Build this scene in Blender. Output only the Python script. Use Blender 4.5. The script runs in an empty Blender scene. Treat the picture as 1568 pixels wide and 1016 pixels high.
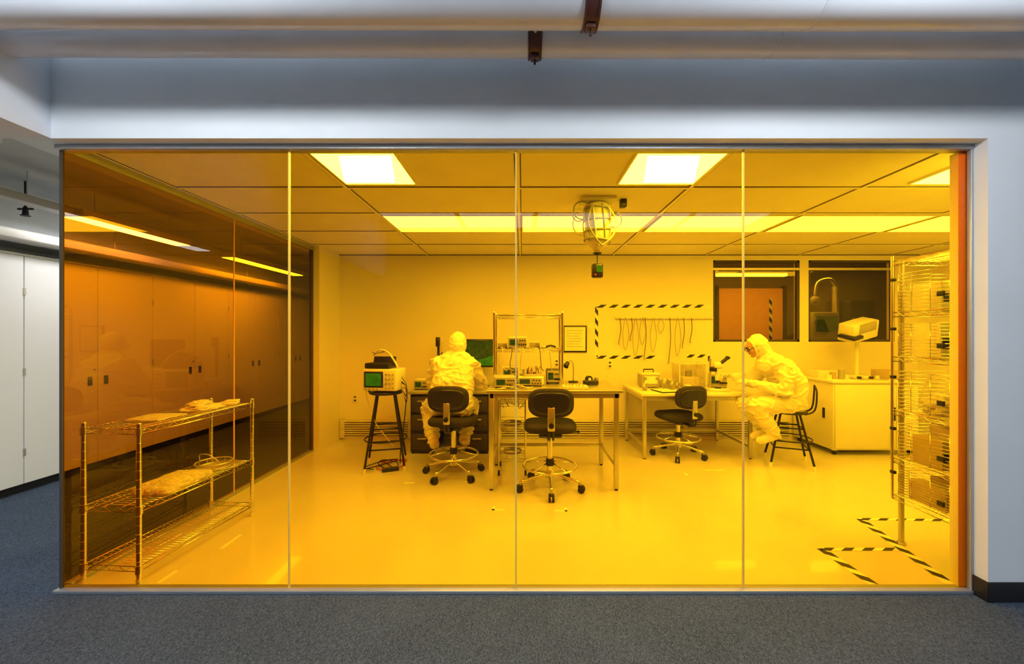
import bpy, bmesh, math, random
from mathutils import Vector, Matrix, Euler, noise
random.seed(4)
V=Vector
scene=bpy.context.scene
try:
    scene.view_settings.view_transform='Standard'
    scene.view_settings.look='None'
except Exception as e: print(e)

# ------------------------------------------------------------------ materials
def mat(name,col,rough=.5,metal=0.,var=.06,scale=8.,bump=0.,bscale=60.,emit=None,es=0.,alpha=None,coat=0.,spec=.5):
    m=bpy.data.materials.new(name); m.use_nodes=True
    nt=m.node_tree; n=nt.nodes; l=nt.links
    p=n['Principled BSDF']
    tc=n.new('ShaderNodeTexCoord')
    nz=n.new('ShaderNodeTexNoise'); nz.inputs['Scale'].default_value=scale; nz.inputs['Detail'].default_value=3
    l.new(tc.outputs['Object'],nz.inputs['Vector'])
    r=n.new('ShaderNodeValToRGB')
    c0=[max(0,c*(1-var)) for c in col]; c1=[min(1,c*(1+var)) for c in col]
    r.color_ramp.elements[0].position=.3; r.color_ramp.elements[1].position=.7
    r.color_ramp.elements[0].color=(*c0,1); r.color_ramp.elements[1].color=(*c1,1)
    l.new(nz.outputs['Fac'],r.inputs['Fac']); l.new(r.outputs['Color'],p.inputs['Base Color'])
    p.inputs['Roughness'].default_value=rough; p.inputs['Metallic'].default_value=metal
    p.inputs['Specular IOR Level'].default_value=spec
    p.inputs['Coat Weight'].default_value=coat
    if bump:
        nb=n.new('ShaderNodeTexNoise'); nb.inputs['Scale'].default_value=bscale; nb.inputs['Detail'].default_value=4
        l.new(tc.outputs['Object'],nb.inputs['Vector'])
        bp=n.new('ShaderNodeBump'); bp.inputs['Strength'].default_value=bump; bp.inputs['Distance'].default_value=.01
        l.new(nb.outputs['Fac'],bp.inputs['Height']); l.new(bp.outputs['Normal'],p.inputs['Normal'])
    if emit:
        p.inputs['Emission Color'].default_value=(*emit,1); p.inputs['Emission Strength'].default_value=es
    if alpha is not None: p.inputs['Alpha'].default_value=alpha
    return m

def glass_mat(name,tint,refl=.035,k=.9):
    m=bpy.data.materials.new(name); m.use_nodes=True
    nt=m.node_tree; n=nt.nodes; l=nt.links; n.clear()
    out=n.new('ShaderNodeOutputMaterial'); mx=n.new('ShaderNodeMixShader')
    tr=n.new('ShaderNodeBsdfTransparent'); tr.inputs[0].default_value=(*tint,1)
    gl=n.new('ShaderNodeBsdfGlossy'); gl.inputs['Roughness'].default_value=.0; gl.inputs[0].default_value=(.95,.95,.95,1)
    lw=n.new('ShaderNodeLayerWeight'); lw.inputs['Blend'].default_value=.5
    pw=n.new('ShaderNodeMath'); pw.operation='POWER'; pw.inputs[1].default_value=5
    ma=n.new('ShaderNodeMath'); ma.operation='MULTIPLY_ADD'; ma.inputs[1].default_value=k; ma.inputs[2].default_value=refl
    l.new(lw.outputs['Facing'],pw.inputs[0]); l.new(pw.outputs[0],ma.inputs[0]); l.new(ma.outputs[0],mx.inputs[0])
    l.new(tr.outputs[0],mx.inputs[1]); l.new(gl.outputs[0],mx.inputs[2]); l.new(mx.outputs[0],out.inputs[0])
    return m

def emis(name,col,s):
    m=bpy.data.materials.new(name); m.use_nodes=True
    nt=m.node_tree; n=nt.nodes; n.clear()
    out=n.new('ShaderNodeOutputMaterial'); e=n.new('ShaderNodeEmission')
    e.inputs[0].default_value=(*col,1); e.inputs[1].default_value=s
    nt.links.new(e.outputs[0],out.inputs[0]); return m

def carpet_mat():
    m=mat('carpet_blue_grey',(.045,.066,.105),.95,var=.25,scale=2.5,spec=.1)
    nt=m.node_tree; n=nt.nodes; l=nt.links; p=n['Principled BSDF']
    tc=n.new('ShaderNodeTexCoord')
    a=n.new('ShaderNodeTexNoise'); a.inputs['Scale'].default_value=190; a.inputs['Detail'].default_value=4; a.inputs['Roughness'].default_value=.75
    mp=n.new('ShaderNodeMapping'); mp.inputs['Scale'].default_value=(1,.55,1)
    l.new(tc.outputs['Object'],mp.inputs['Vector']); l.new(mp.outputs[0],a.inputs['Vector'])
    r=n.new('ShaderNodeValToRGB'); e=r.color_ramp.elements
    e[0].position=.38; e[0].color=(.012,.021,.043,1); e[1].position=.68; e[1].color=(.15,.195,.285,1)
    l.new(a.outputs['Fac'],r.inputs['Fac'])
    old=p.inputs['Base Color'].links[0].from_socket
    mx=n.new('ShaderNodeMix'); mx.data_type='RGBA'; mx.inputs[0].default_value=.65
    l.new(old,mx.inputs[6]); l.new(r.outputs[0],mx.inputs[7]); l.new(mx.outputs[2],p.inputs['Base Color'])
    b=n.new('ShaderNodeBump'); b.inputs['Strength'].default_value=.6; b.inputs['Distance'].default_value=.005
    l.new(a.outputs['Fac'],b.inputs['Height']); l.new(b.outputs[0],p.inputs['Normal'])
    return m

M_wallout=mat('paint_outer_grey_white',(.72,.77,.82),.6,var=.02,scale=3,bump=.05,bscale=200)
M_ceilout=mat('ceiling_outer_grey',(.5,.54,.58),.8,var=.04)
M_beam=mat('paint_beam',(.66,.72,.79),.6,var=.02)
M_carpet=carpet_mat()
M_black=mat('rubber_black',(.012,.012,.014),.5)
M_blackp=mat('plastic_black',(.02,.02,.022),.35)
M_blackf=mat('fabric_black',(.025,.022,.022),.8,bump=.2,bscale=300)
M_wallin=mat('paint_cleanroom_wall',(.82,.80,.76),.5,var=.015,scale=2)
M_floor=mat('epoxy_floor_cream',(.68,.66,.62),.17,var=.05,scale=1.3,coat=.25)
M_tile=mat('ceiling_tile_vinyl',(.85,.83,.79),.55,var=.03,scale=3)
M_tbar=mat('tbar_white',(.9,.89,.86),.4,var=.01)
M_tshade=mat('tbar_shadow_edge',(.12,.1,.08),.8)  # dark colour painting the shadow edges along the T-bars
M_alu=mat('aluminium_frame',(.42,.46,.5),.4,.6,var=.03)
M_chrome=mat('chrome_steel',(.86,.86,.86),.22,1.,var=.02)
M_steel=mat('brushed_steel',(.6,.6,.58),.35,.8,var=.05)
M_white=mat('white_enamel',(.8,.8,.78),.35,var=.02)
M_cab=mat('cabinet_white',(.84,.86,.89),.45,var=.01,scale=2)
M_pipe=mat('pipe_white_jacket',(.58,.62,.68),.2,var=.03,scale=3,bump=.03,bscale=18)
M_strap=mat('strap_brown',(.07,.022,.015),.35,var=.2)
M_glass=glass_mat('amber_film_glass',(1.,.40,.006),.014,.5)
M_glass2=glass_mat('amber_film_glass_side',(.78,.53,.22),.07,.9)
M_clear=glass_mat('window_clear',(.75,.7,.66),.05)
M_seal=mat('silicone_joint',(.9,.60,.12),.2,var=.03)
M_grille=mat('grille_beige',(.7,.68,.62),.5)
M_dark=mat('dark_brown',(.06,.05,.045),.7)  # dark brown of frames, drawer fronts, louvre slots and cables
M_tapeb=mat('tape_black',(.02,.02,.02),.5)
M_tapew=mat('tape_white',(.88,.86,.75),.5)
M_suit=mat('coverall_white_fabric',(.84,.83,.81),.7,var=.03,scale=10,bump=.15,bscale=40)
M_glove=mat('glove_nitrile',(.7,.72,.74),.45,var=.03)
M_skin=mat('skin',(.55,.34,.24),.5,var=.05)
M_lip=mat('lips',(.4,.16,.13),.5)
M_eye=mat('eye_white',(.8,.8,.78),.2)
M_iris=mat('eye_iris',(.03,.02,.015),.2)
M_bag=mat('plastic_bag_pale',(.78,.74,.68),.3,var=.12,scale=30,bump=.8,bscale=25)
M_cloth=mat('folded_cloth',(.66,.61,.5),.9,var=.25,scale=50,bump=1.,bscale=70)
M_green=mat('screen_green',(.02,.10,.03),.2,var=.6,scale=14,emit=(.02,.3,.06),es=.7)
M_screen=mat('screen_dark',(.02,.05,.04),.15,var=.6,scale=20,emit=(.05,.2,.08),es=.25)
M_card=mat('cardboard_box',(.5,.4,.28),.8)
M_paper=mat('paper_white',(.85,.85,.82),.7)
M_red=mat('cable_red',(.5,.03,.02),.5)
M_acry=glass_mat('acrylic_clear',(.85,.84,.8),.12)
M_grey=mat('plastic_grey',(.4,.4,.4),.5)
M_lite_near=emis('troffer_lens_bright',(.5,.8,1.),68)
M_lite_row=emis('troffer_lens',(.8,.93,1.),16)
M_lite_cor=emis('corridor_lens',(1,.97,.92),24)
M_lite_hfill=emis('header_fill_lens',(.94,.97,1.),74)
M_lite_ofill=emis('outer_fill_lens',(.92,.96,1.),9)
M_back=mat('backroom_panel',(.9,.5,.32),.7,var=.05)
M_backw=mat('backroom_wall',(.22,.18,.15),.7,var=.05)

# ------------------------------------------------------------------ mesh builder
def frame_from(d):
    d=d.normalized(); a=V((0,0,1)) if abs(d.z)<.9 else V((1,0,0))
    u=d.cross(a).normalized(); v=d.cross(u).normalized(); return u,v
class Obj:
    def __init__(s,name):
        s.name=name; s.v=[]; s.f=[]; s.mi=[]; s.sm=[]; s.mats=[]; s.M=Matrix.Identity(4)
    def add(s,vs,fs,m,smooth=False,M=None):
        if m not in s.mats: s.mats.append(m)
        k=s.mats.index(m); o=len(s.v); T=s.M@M if M is not None else s.M
        s.v+= [T@V(p) for p in vs]
        for f in fs: s.f.append([i+o for i in f]); s.mi.append(k); s.sm.append(smooth)
    def at(s,x=0,y=0,z=0,rz=0,rx=0,ry=0):
        s.M=Matrix.Translation((x,y,z))@Euler((rx,ry,rz)).to_matrix().to_4x4(); return s
    def box(s,c,size,m,rot=(0,0,0),bev=0.,seg=2):
        T=Matrix.Translation(c)@Euler(rot).to_matrix().to_4x4()
        if bev<=0:
            a,b,d=[q/2 for q in size]
            vs=[(-a,-b,-d),(a,-b,-d),(a,b,-d),(-a,b,-d),(-a,-b,d),(a,-b,d),(a,b,d),(-a,b,d)]
            fs=[(0,3,2,1),(4,5,6,7),(0,1,5,4),(1,2,6,5),(2,3,7,6),(3,0,4,7)]
            s.add(vs,fs,m,False,T)
        else:
            bm=bmesh.new(); bmesh.ops.create_cube(bm,size=1)
            for q in bm.verts: q.co=V((q.co.x*size[0],q.co.y*size[1],q.co.z*size[2]))
            bmesh.ops.bevel(bm,geom=list(bm.edges),offset=min(bev,min(size)*.49),segments=seg,affect='EDGES',profile=.5)
            bm.verts.index_update()
            s.add([q.co.copy() for q in bm.verts],[[q.index for q in f.verts] for f in bm.faces],m,seg>1,T); bm.free()
    def bb(s,x0,x1,y0,y1,z0,z1,m,bev=0.,seg=2):
        s.box(((x0+x1)/2,(y0+y1)/2,(z0+z1)/2),(abs(x1-x0),abs(y1-y0),abs(z1-z0)),m,bev=bev,seg=seg)
    def cyl(s,p0,p1,r,m,r2=None,n=14,smooth=True):
        p0=V(p0);p1=V(p1); r2=r if r2 is None else r2
        u,v=frame_from(p1-p0); vs=[];fs=[]
        for i in range(n):
            a=2*math.pi*i/n; w=u*math.cos(a)+v*math.sin(a); vs.append(p0+w*r); vs.append(p1+w*r2)
        for i in range(n):
            j=(i+1)%n; fs.append((2*i,2*j,2*j+1,2*i+1))
        s.add(vs,fs,m,smooth)
        s.add([vs[2*i] for i in range(n)],[list(range(n))],m); s.add([vs[2*i+1] for i in range(n)],[list(range(n))[::-1]],m)
    def tube(s,pts,r,m,n=8,closed=False,sub=0):
        P=[V(p) for p in pts]
        if sub:
            Q=[];L=len(P)
            for i in range(L if closed else L-1):
                g=lambda k:(P[k%L] if closed else P[max(0,min(L-1,k))])
                a,b,c,d=g(i-1),g(i),g(i+1),g(i+2)
                for k in range(sub):
                    t=k/sub
                    Q.append(.5*((2*b)+(c-a)*t+(2*a-5*b+4*c-d)*t*t+(-a+3*b-3*c+d)*t**3))
            if not closed: Q.append(P[-1])
            P=Q
        L=len(P); vs=[];fs=[]
        u=None
        for i in range(L):
            if closed: d=P[(i+1)%L]-P[i-1]
            else: d=P[min(L-1,i+1)]-P[max(0,i-1)]
            if d.length<1e-9: d=V((0,0,1))
            d.normalize()
            if u is None: u,_=frame_from(d)
            u=(u-d*u.dot(d)); u=u.normalized() if u.length>1e-6 else frame_from(d)[0]
            w=d.cross(u)
            for k in range(n):
                a=2*math.pi*k/n; vs.append(P[i]+(u*math.cos(a)+w*math.sin(a))*r)
        for i in range(L if closed else L-1):
            j=(i+1)%L
            for k in range(n):
                q=(k+1)%n; fs.append((i*n+k,i*n+q,j*n+q,j*n+k))
        if not closed:
            fs.append(list(range(n))[::-1]); fs.append([(L-1)*n+k for k in range(n)])
        s.add(vs,fs,m,True)
    def ring(s,c,R,r,m,n=32,k=8,rot=(0,0,0)):
        E=Euler(rot).to_matrix(); c=V(c)
        s.tube([c+E@V((R*math.cos(2*math.pi*i/n),R*math.sin(2*math.pi*i/n),0)) for i in range(n)],r,m,n=k,closed=True)
    def ball(s,c,r,m,rot=(0,0,0),nu=16,nv=10,B=None):
        if not hasattr(r,'__len__'): r=(r,r,r)
        vs=[];fs=[]
        T=Matrix.Translation(c)@(B.to_4x4() if B is not None else Euler(rot).to_matrix().to_4x4())
        for j in range(1,nv):
            t=math.pi*j/nv
            for i in range(nu):
                a=2*math.pi*i/nu; vs.append((r[0]*math.sin(t)*math.cos(a),r[1]*math.sin(t)*math.sin(a),r[2]*math.cos(t)))
        top=len(vs); vs.append((0,0,r[2])); vs.append((0,0,-r[2]))
        for j in range(nv-2):
            for i in range(nu):
                q=(i+1)%nu; fs.append((j*nu+i,(j+1)*nu+i,(j+1)*nu+q,j*nu+q))
        for i in range(nu):
            q=(i+1)%nu; fs.append((top,i,q)); fs.append((top+1,(nv-2)*nu+q,(nv-2)*nu+i))
        s.add(vs,fs,m,True,T)
    def blob(s,c,r,m,seed=0,amp=.2,freq=3.,flat=True,sub=4,e=1.):
        bm=bmesh.new(); bmesh.ops.create_icosphere(bm,subdivisions=sub,radius=1)
        bm.verts.index_update(); vs=[]
        for q in bm.verts:
            p=q.co.copy(); nn=noise.noise(p*freq+V((seed*7.3,seed*3.1,0)))+.5*noise.noise(p*freq*2.3+V((seed,5,2)))
            if e!=1.:
                k=max(abs(p.x),abs(p.y)); h=math.hypot(p.x,p.y)
                if k>1e-6: sc=1+(h/k-1)*.8; p.x*=sc; p.y*=sc
            p=p*(1+amp*nn)
            if flat and p.z<-.35: p.z=-.35+ (p.z+.35)*.05
            vs.append(V((p.x*r[0],p.y*r[1],p.z*r[2])))
        s.add(vs,[[q.index for q in f.verts] for f in bm.faces],m,True,Matrix.Translation(c)); bm.free()
    def lathe(s,prof,m,c=(0,0,0),n=20,rot=(0,0,0)):
        vs=[];fs=[];L=len(prof)
        for (r,z) in prof:
            for i in range(n):
                a=2*math.pi*i/n; vs.append((r*math.cos(a),r*math.sin(a),z))
        for j in range(L-1):
            for i in range(n):
                q=(i+1)%n; fs.append((j*n+i,j*n+q,(j+1)*n+q,(j+1)*n+i))
        s.add(vs,fs,m,True,Matrix.Translation(c)@Euler(rot).to_matrix().to_4x4())
    def pad(s,w,h,t,curve,m,M=None,e=3.2):
        n=36; layers=[(-.5,.80),(-.42,.93),(-.2,1.),(.2,1.),(.42,.93),(.5,.80)]
        vs=[];fs=[]
        for (ty,sc) in layers:
            for i in range(n):
                a=2*math.pi*i/n; ca,sa=math.cos(a),math.sin(a)
                x=w/2*sc*math.copysign(abs(ca)**(2/e),ca); z=h/2*sc*math.copysign(abs(sa)**(2/e),sa)
                vs.append((x,ty*t+curve*x*x,z))
        L=len(layers)
        for j in range(L-1):
            for i in range(n):
                q=(i+1)%n; fs.append((j*n+i,j*n+q,(j+1)*n+q,(j+1)*n+i))
        for j,sg in ((0,-1),(L-1,1)):
            k=len(vs); vs.append((0,layers[j][0]*t*1.15,0))
            for i in range(n):
                q=(i+1)%n; fs.append((k,j*n+q,j*n+i) if sg<0 else (k,j*n+i,j*n+q))
        s.add(vs,fs,m,True,M)
    def done(s,parent=None):
        xs=[p.x for p in s.v];ys=[p.y for p in s.v];zs=[p.z for p in s.v]
        o=V(((min(xs)+max(xs))/2,(min(ys)+max(ys))/2,min(zs)))
        if parent: o=V((0,0,0))
        me=bpy.data.meshes.new(s.name); me.from_pydata([p-o for p in s.v],[],s.f); 
        for m in s.mats: me.materials.append(m)
        for i,p in enumerate(me.polygons): p.material_index=s.mi[i]; p.use_smooth=s.sm[i]
        me.update()
        ob=bpy.data.objects.new(s.name,me); scene.collection.objects.link(ob); ob.location=o
        if parent: ob.parent=parent; ob.location=-parent.location
        return ob

def simple(name,boxes,m,bev=0.):
    o=Obj(name)
    for b in boxes: o.bb(*b,m,bev=bev,seg=1)
    return o.done()

CH=2.42  # cleanroom ceiling
# ------------------------------------------------------------------ shell
simple('floor_carpet',[(-4.9,5.5,-5,7.2,-.06,-.004)],M_carpet)
simple('floor',[(-2.47,5.2,.03,3.12,-.003,0.)],M_floor)
simple('wall_front',[(-2.436,5.3,-.09,.06,2.39,3.25),(2.405,5.3,-.09,.06,0,2.39)],M_wallout)
o=Obj('baseboard_front'); o.bb(2.397,5.3,-.098,-.09,0,.1,M_black,bev=.002); o.bb(2.397,2.405,-.098,-.012,0,.1,M_black,bev=.002); o.done()
simple('wall_back',[(-2.52,2.51,3.12,3.24,0,2.6),(2.51,5.32,3.12,3.24,0,1.277),(2.51,5.32,3.12,3.24,2.35,2.6),(3.65,3.765,3.12,3.24,1.277,2.35),(4.9,5.32,3.12,3.24,1.277,2.35)],M_wallin)
simple('wall_right',[(5.2,5.32,.06,3.12,0,2.6)],M_wallin)
simple('wall_left',[(-2.52,-2.40,2.58,3.12,0,2.6),(-2.52,-2.44,-.09,2.58,2.42,2.62)],M_wallin)
o=Obj('baseboard_back')
o.bb(-2.4,3.5,3.105,3.12,.02,.26,M_grille)
for i in range(7):
    z=.05+i*.029
    o.box((.55,3.10,z),(5.88,.012,.008),M_dark)
    o.box((.55,3.097,z+.012),(5.88,.02,.01),M_grille,rot=(.5,0,0))
for x in [-2.39,-1.5,-.6,.3,1.2,2.1,3.0]: o.bb(x,x+.06,3.088,3.12,.02,.26,M_grille)
o.done()
simple('ceiling',[(-2.44,5.2,.06,3.12,CH,CH+.12)],M_tile)
o=Obj('trim_2')
xs=[-.03+1.219*i for i in range(-2,5)]
ys=[.083,.69,1.30,1.905,2.51]
for x in xs:
    o.bb(x-.021,x+.021,.06,3.12,CH-.003,CH,M_tshade); o.bb(x-.013,x+.013,.06,3.12,CH-.008,CH-.002,M_tbar)  # dark strip under each bar stands for its shadow edge
for y in ys:
    o.bb(-2.44,5.2,y-.021,y+.021,CH-.003,CH,M_tshade); o.bb(-2.44,5.2,y-.013,y+.013,CH-.0075,CH-.002,M_tbar)
o.bb(-2.4,5.2,3.10,3.12,CH-.02,CH,M_tbar)
o.bb(-2.4,5.2,3.095,3.10,CH-.012,CH,M_tshade)
o.done()
def troffer(x0,x1,y0,y1,m,z=CH):
    o=Obj('recessed_ceiling_light')
    o.bb(x0,x1,y0,y1,z-.012,z-.004,m)
    t=.012
    for b in ((x0-t,x0,y0-t,y1+t),(x1,x1+t,y0-t,y1+t),(x0,x1,y0-t,y0),(x0,x1,y1,y1+t)): o.bb(*b,z-.016,z,M_tbar)
    o.done()
for (a,b) in ((-1.205,-.735),(.66,1.165),(2.66,3.16)): troffer(a,b,.12,.585,M_lite_near)
for i in range(-1,4):
    troffer(-.03+1.219*i+.035,-.03+1.219*(i+1)-.035,1.335,1.87,M_lite_row)

# window frames + amber glass
o=Obj('trim_3')
o.bb(-2.49,2.405,-.03,.03,2.365,2.39,M_alu,bev=.002)
o.bb(-2.50,2.405,-.03,.03,-.004,.014,M_alu,bev=.002)
o.bb(2.392,2.405,-.025,-.002,0.014,2.365,M_alu,bev=.002)
o.bb(2.36,2.405,.01,.055,0.014,2.365,M_wallin,bev=.002)
o.bb(-2.51,-2.46,.03,2.58,2.365,2.42,M_alu,bev=.002)
o.bb(-2.51,-2.465,.03,2.58,-.004,.02,M_alu,bev=.002)
o.bb(-2.50,-2.47,2.54,2.58,.02,2.365,M_dark)
o.done()
gx=[-2.482,-1.257,-.035,1.19,2.403]
def pane(name,pts,m):
    me=bpy.data.meshes.new(name); me.from_pydata(pts,[],[(0,1,2,3)]); me.materials.append(m)
    ob=bpy.data.objects.new(name,me); scene.collection.objects.link(ob)
for i in range(4):
    a,b=gx[i],gx[i+1]
    pane('window_%d'%(i+1),[(a,0,.012),(b,0,.012),(b,0,2.367),(a,0,2.367)],M_glass)
for i,(a,b) in enumerate(((0.0,1.29),(1.29,2.545))):
    pane('window_%d'%(i+5),[(-2.482,a,.018),(-2.482,b,.018),(-2.482,b,2.367),(-2.482,a,2.367)],M_glass2)
o=Obj('trim_4')
for x in gx[1:4]: o.bb(x-.004,x+.004,-.005,.006,.014,2.365,M_seal)
o.bb(-2.488,-2.476,-.008,.006,.014,2.365,M_dark)
o.bb(-2.486,-2.478,1.286,1.294,.02,2.365,M_seal)
o.done()

# back windows
for k,(a,b) in enumerate(((2.51,3.65),(3.765,4.9))):
    o=Obj('window_%d'%(7+k))
    t=.03
    o.bb(a,b,3.13,3.17,2.35-t,2.35,M_dark); o.bb(a,b,3.13,3.17,1.277,1.277+t,M_dark)
    o.bb(a,a+t,3.13,3.17,1.277,2.35,M_dark); o.bb(b-t,b,3.13,3.17,1.277,2.35,M_dark)
    o.bb(a,b,3.125,3.16,2.22,2.25,M_steel)
    o.add([(a,3.15,1.277),(b,3.15,1.277),(b,3.15,2.35),(a,3.15,2.35)],[(0,1,2,3)],M_clear)
    o.done()
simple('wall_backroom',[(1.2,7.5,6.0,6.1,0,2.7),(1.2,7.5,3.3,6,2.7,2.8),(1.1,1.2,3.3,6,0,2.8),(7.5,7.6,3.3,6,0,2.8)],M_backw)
o=Obj('door_1'); o.bb(3.95,5.25,5.93,5.99,0,2.3,M_back,bev=.01); o.bb(3.89,3.95,5.9,5.99,0,2.35,M_dark); o.bb(5.25,5.31,5.9,5.99,0,2.35,M_dark); o.bb(4.05,4.09,5.86,5.93,.95,1.15,M_steel,bev=.01); o.done()
o=Obj('backroom_hazard_tape')
def tape(o,p0,p1,w,nrm,st=.05):
    p0=V(p0);p1=V(p1);nrm=V(nrm); d=(p1-p0); L=d.length; d.normalize(); s=nrm.cross(d)*w/2; e=nrm*.0012
    o.add([p0-s+e,p1-s+e,p1+s+e,p0+s+e],[(0,1,2,3)],M_tapew)
    e=nrm*.002; t=0
    while t+2*st*.8<L:
        a=p0+d*t+e; b=p0+d*(t+st)+e; k=d*st*.8
        o.add([a-s,b-s,b+s+k,a+s+k],[(0,1,2,3)],M_tapeb); t+=2*st
tape(o,(5.0,5.93,2.1),(5.0,5.93,.6),.06,(0,-1,0),.09); o.done()
o=Obj('process_machine')
o.bb(4.75,6.1,4.55,5.2,0,1.25,M_blackp,bev=.02); o.bb(4.9,5.35,4.6,5.1,1.25,1.75,M_grey,bev=.03); o.bb(5.5,5.95,4.6,5.1,1.25,1.95,M_blackp,bev=.02)
o.bb(4.95,5.3,4.585,4.6,1.42,1.68,M_screen); o.cyl((5.43,4.8,1.25),(5.43,4.8,2.2),.05,M_steel); o.tube([(5.43,4.8,2.2),(5.3,4.75,2.32),(5.05,4.7,2.25),(5.0,4.7,2.0)],.03,M_steel,sub=4)
o.ball((5.0,4.7,1.95),.08,M_grey); 
for i in range(4): o.cyl((5.56+.1*i,4.6,1.4),(5.56+.1*i,4.57,1.4),.03,M_paper,n=16); o.bb(5.54+.1*i,5.6+.1*i,4.585,4.6,1.6,1.65,M_card)
o.done()
o=Obj('linear_ceiling_light'); o.bb(3.1,4.2,4.2,4.28,2.3,2.34,M_lite_row); o.bb(3.1,4.2,4.18,4.30,2.34,2.4,M_steel,bev=.004); o.done()
o=Obj('linear_ceiling_light'); o.bb(2.2,5.8,4.7,5.0,2.66,2.68,M_lite_row); o.bb(2.2,5.8,4.67,5.03,2.68,2.70,M_steel,bev=.004); o.done()  # second strip, out of view, added to brighten the back room

# ---------------------------------------------------------------- outer beam, pipes
simple('beam',[(-2.80,-2.436,-5,-.09,2.39,3.25),(-2.80,-2.52,-.09,7.2,2.45,3.25)],M_beam,)
simple('ceiling_outer',[(-4.9,5.3,-5,-.09,3.25,3.35)],M_ceilout)
simple('ceiling_corridor',[(-4.9,-2.80,-5,7.2,2.62,2.75)],M_ceilout)
simple('wall_corridor_left',[(-4.98,-4.9,-5,7.2,-.004,2.75),(-4.9,-4.36,-4.9,7.1,2.2,2.62)],M_wallout)
simple('wall_corridor_end',[(-4.9,-2.52,7.2,7.3,-.004,2.75)],M_wallout)
o=Obj('ceiling_duct'); o.bb(-4.34,-4.12,-4.5,7.1,2.16,2.24,M_white,bev=.01); 
for y in range(-4,7,2): o.cyl((-4.23,y,2.24),(-4.23,y,2.62),.006,M_steel,n=6)
o.done()
def pipe(name,Y,z,r,xstrap,xcoup):
    o=Obj(name)
    o.cyl((-2.436,Y,z+.004),(5.25,Y,z-.010),r,M_pipe,n=48)
    for xc in xcoup:
        pts=[]
        for i in range(40):
            a=2*math.pi*i/40; pts.append((xc+.012*math.sin(a),Y+(r+.001)*math.cos(a),z+(r+.001)*math.sin(a)))
        o.tube(pts,.0035,M_pipe,n=6,closed=True)
        o.cyl((xc,Y,z),(xc+.035,Y,z),r+.0025,M_pipe,n=48)
    w=.056
    o.cyl((xstrap-w/2,Y,z),(xstrap+w/2,Y,z),r+.006,M_strap,n=48)
    for dx in (-w/2,w/2): o.ring((xstrap+dx,Y,z),r+.007,.004,M_strap,n=40,k=6,rot=(0,math.pi/2,0))
    o.bb(xstrap-.02,xstrap+.02,Y-.02,Y+.02,z-r-.022,z-r-.004,M_strap,bev=.004)
    o.cyl((xstrap,Y,z-r-.04),(xstrap,Y,z-r-.005),.004,M_black,n=8)
    o.ball((xstrap,Y,z-r-.04),.006,M_black,nu=8,nv=6)
    o.cyl((xstrap,Y-r-.012,z-.03),(xstrap,Y-r-.002,z-.03),.008,M_steel,n=6)
    o.cyl((xstrap,Y,z+r),(xstrap,Y,3.25),.008,M_steel,n=8)
    o.done()
pipe('insulated_pipe',-.535,2.722,.09,.276,[1.19])
pipe('insulated_pipe',-.275,2.771,.08,.058,[1.18])

# ---------------------------------------------------------------- corridor cabinets
o=Obj('storage_cabinet')
Y0=2.286-2.165-.61*2
o.bb(-4.89,-4.372,Y0,Y0+.61*13,.07,2.06,M_grey)
o.bb(-4.89,-4.40,Y0,Y0+.61*13,0,.07,M_black)
o.bb(-4.89,-4.352,Y0-.02,Y0+.61*13+.02,2.06,2.08,M_cab)
for i in range(13):
    a=Y0+.61*i+.003; b=a+.604
    o.bb(-4.372,-4.35,a,b,.075,2.058,M_cab,bev=.002,seg=1)
    meet_right=(i%2==0)
    yh=(b-.075) if meet_right else (a+.075)
    o.bb(-4.352,-4.343,yh-.02,yh+.02,.86,.95,M_black,bev=.002)
    yk=b if not meet_right else a
    for z in (.35,1.05,1.75): o.cyl((-4.348,yk,z-.03),(-4.348,yk,z+.03),.007,M_steel,n=8)
    if meet_right: o.ball((-4.346,b-.03,1.02),.012,M_steel,nu=10,nv=6)
o.done()
def pendant(name,x0,x1,y0,y1,z,m,top):
    o=Obj(name)
    o.bb(x0-.012,x1+.012,y0-.012,y1+.012,z+.004,z+.07,M_white,bev=.004)
    o.bb(x0,x1,y0,y1,z,z+.006,m)
    for f in (.15,.85):
        if x1-x0>y1-y0: p=(x0+(x1-x0)*f,(y0+y1)/2)
        else: p=((x0+x1)/2,y0+(y1-y0)*f)
        o.cyl((p[0],p[1],z+.07),(p[0],p[1],top),.004,M_steel,n=6)
    o.done()
pendant('pendant_light',-3.86,-3.7,1.22,2.3,2.36,M_lite_cor,2.62)
pendant('pendant_light',-3.86,-3.7,3.0,4.6,2.36,M_lite_cor,2.62)
pendant('pendant_light',-3.86,-3.7,-2.6,-.6,2.36,M_lite_cor,2.62)
o=Obj('cable_tray'); o.bb(-3.84,-3.72,-.55,1.18,2.37,2.43,M_grey,bev=.004)
for y in (-.4,.9): o.cyl((-3.78,y,2.43),(-3.78,y,2.62),.004,M_steel,n=6)
o.done()
for xc in (-1.50,1.44):  # unseen fixtures added to brighten the header; reflections land on near troffers
    o=Obj('header_fill_light'); o.at(xc,-1.72,2.97,rx=math.radians(58))
    o.box((0,0,.05),(.54,.28,.09),M_white,bev=.01); o.box((0,0,0),(.49,.24,.012),M_lite_hfill)
    o.at(xc,-1.72,2.97)
    for dx in (-.2,.2): o.cyl((dx,-.03,.06),(dx,-.03,.28),.008,M_steel,n=8)
    o.done()
for x0 in (-2.2,-.98,.24,1.46,2.68):  # unseen row added to light the carpet; reflections overlap the inner row
    troffer(x0,x0+1.15,-4.85,-4.0,M_lite_ofill,z=3.25)
o=Obj('pipe_mounted_camera')
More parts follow.
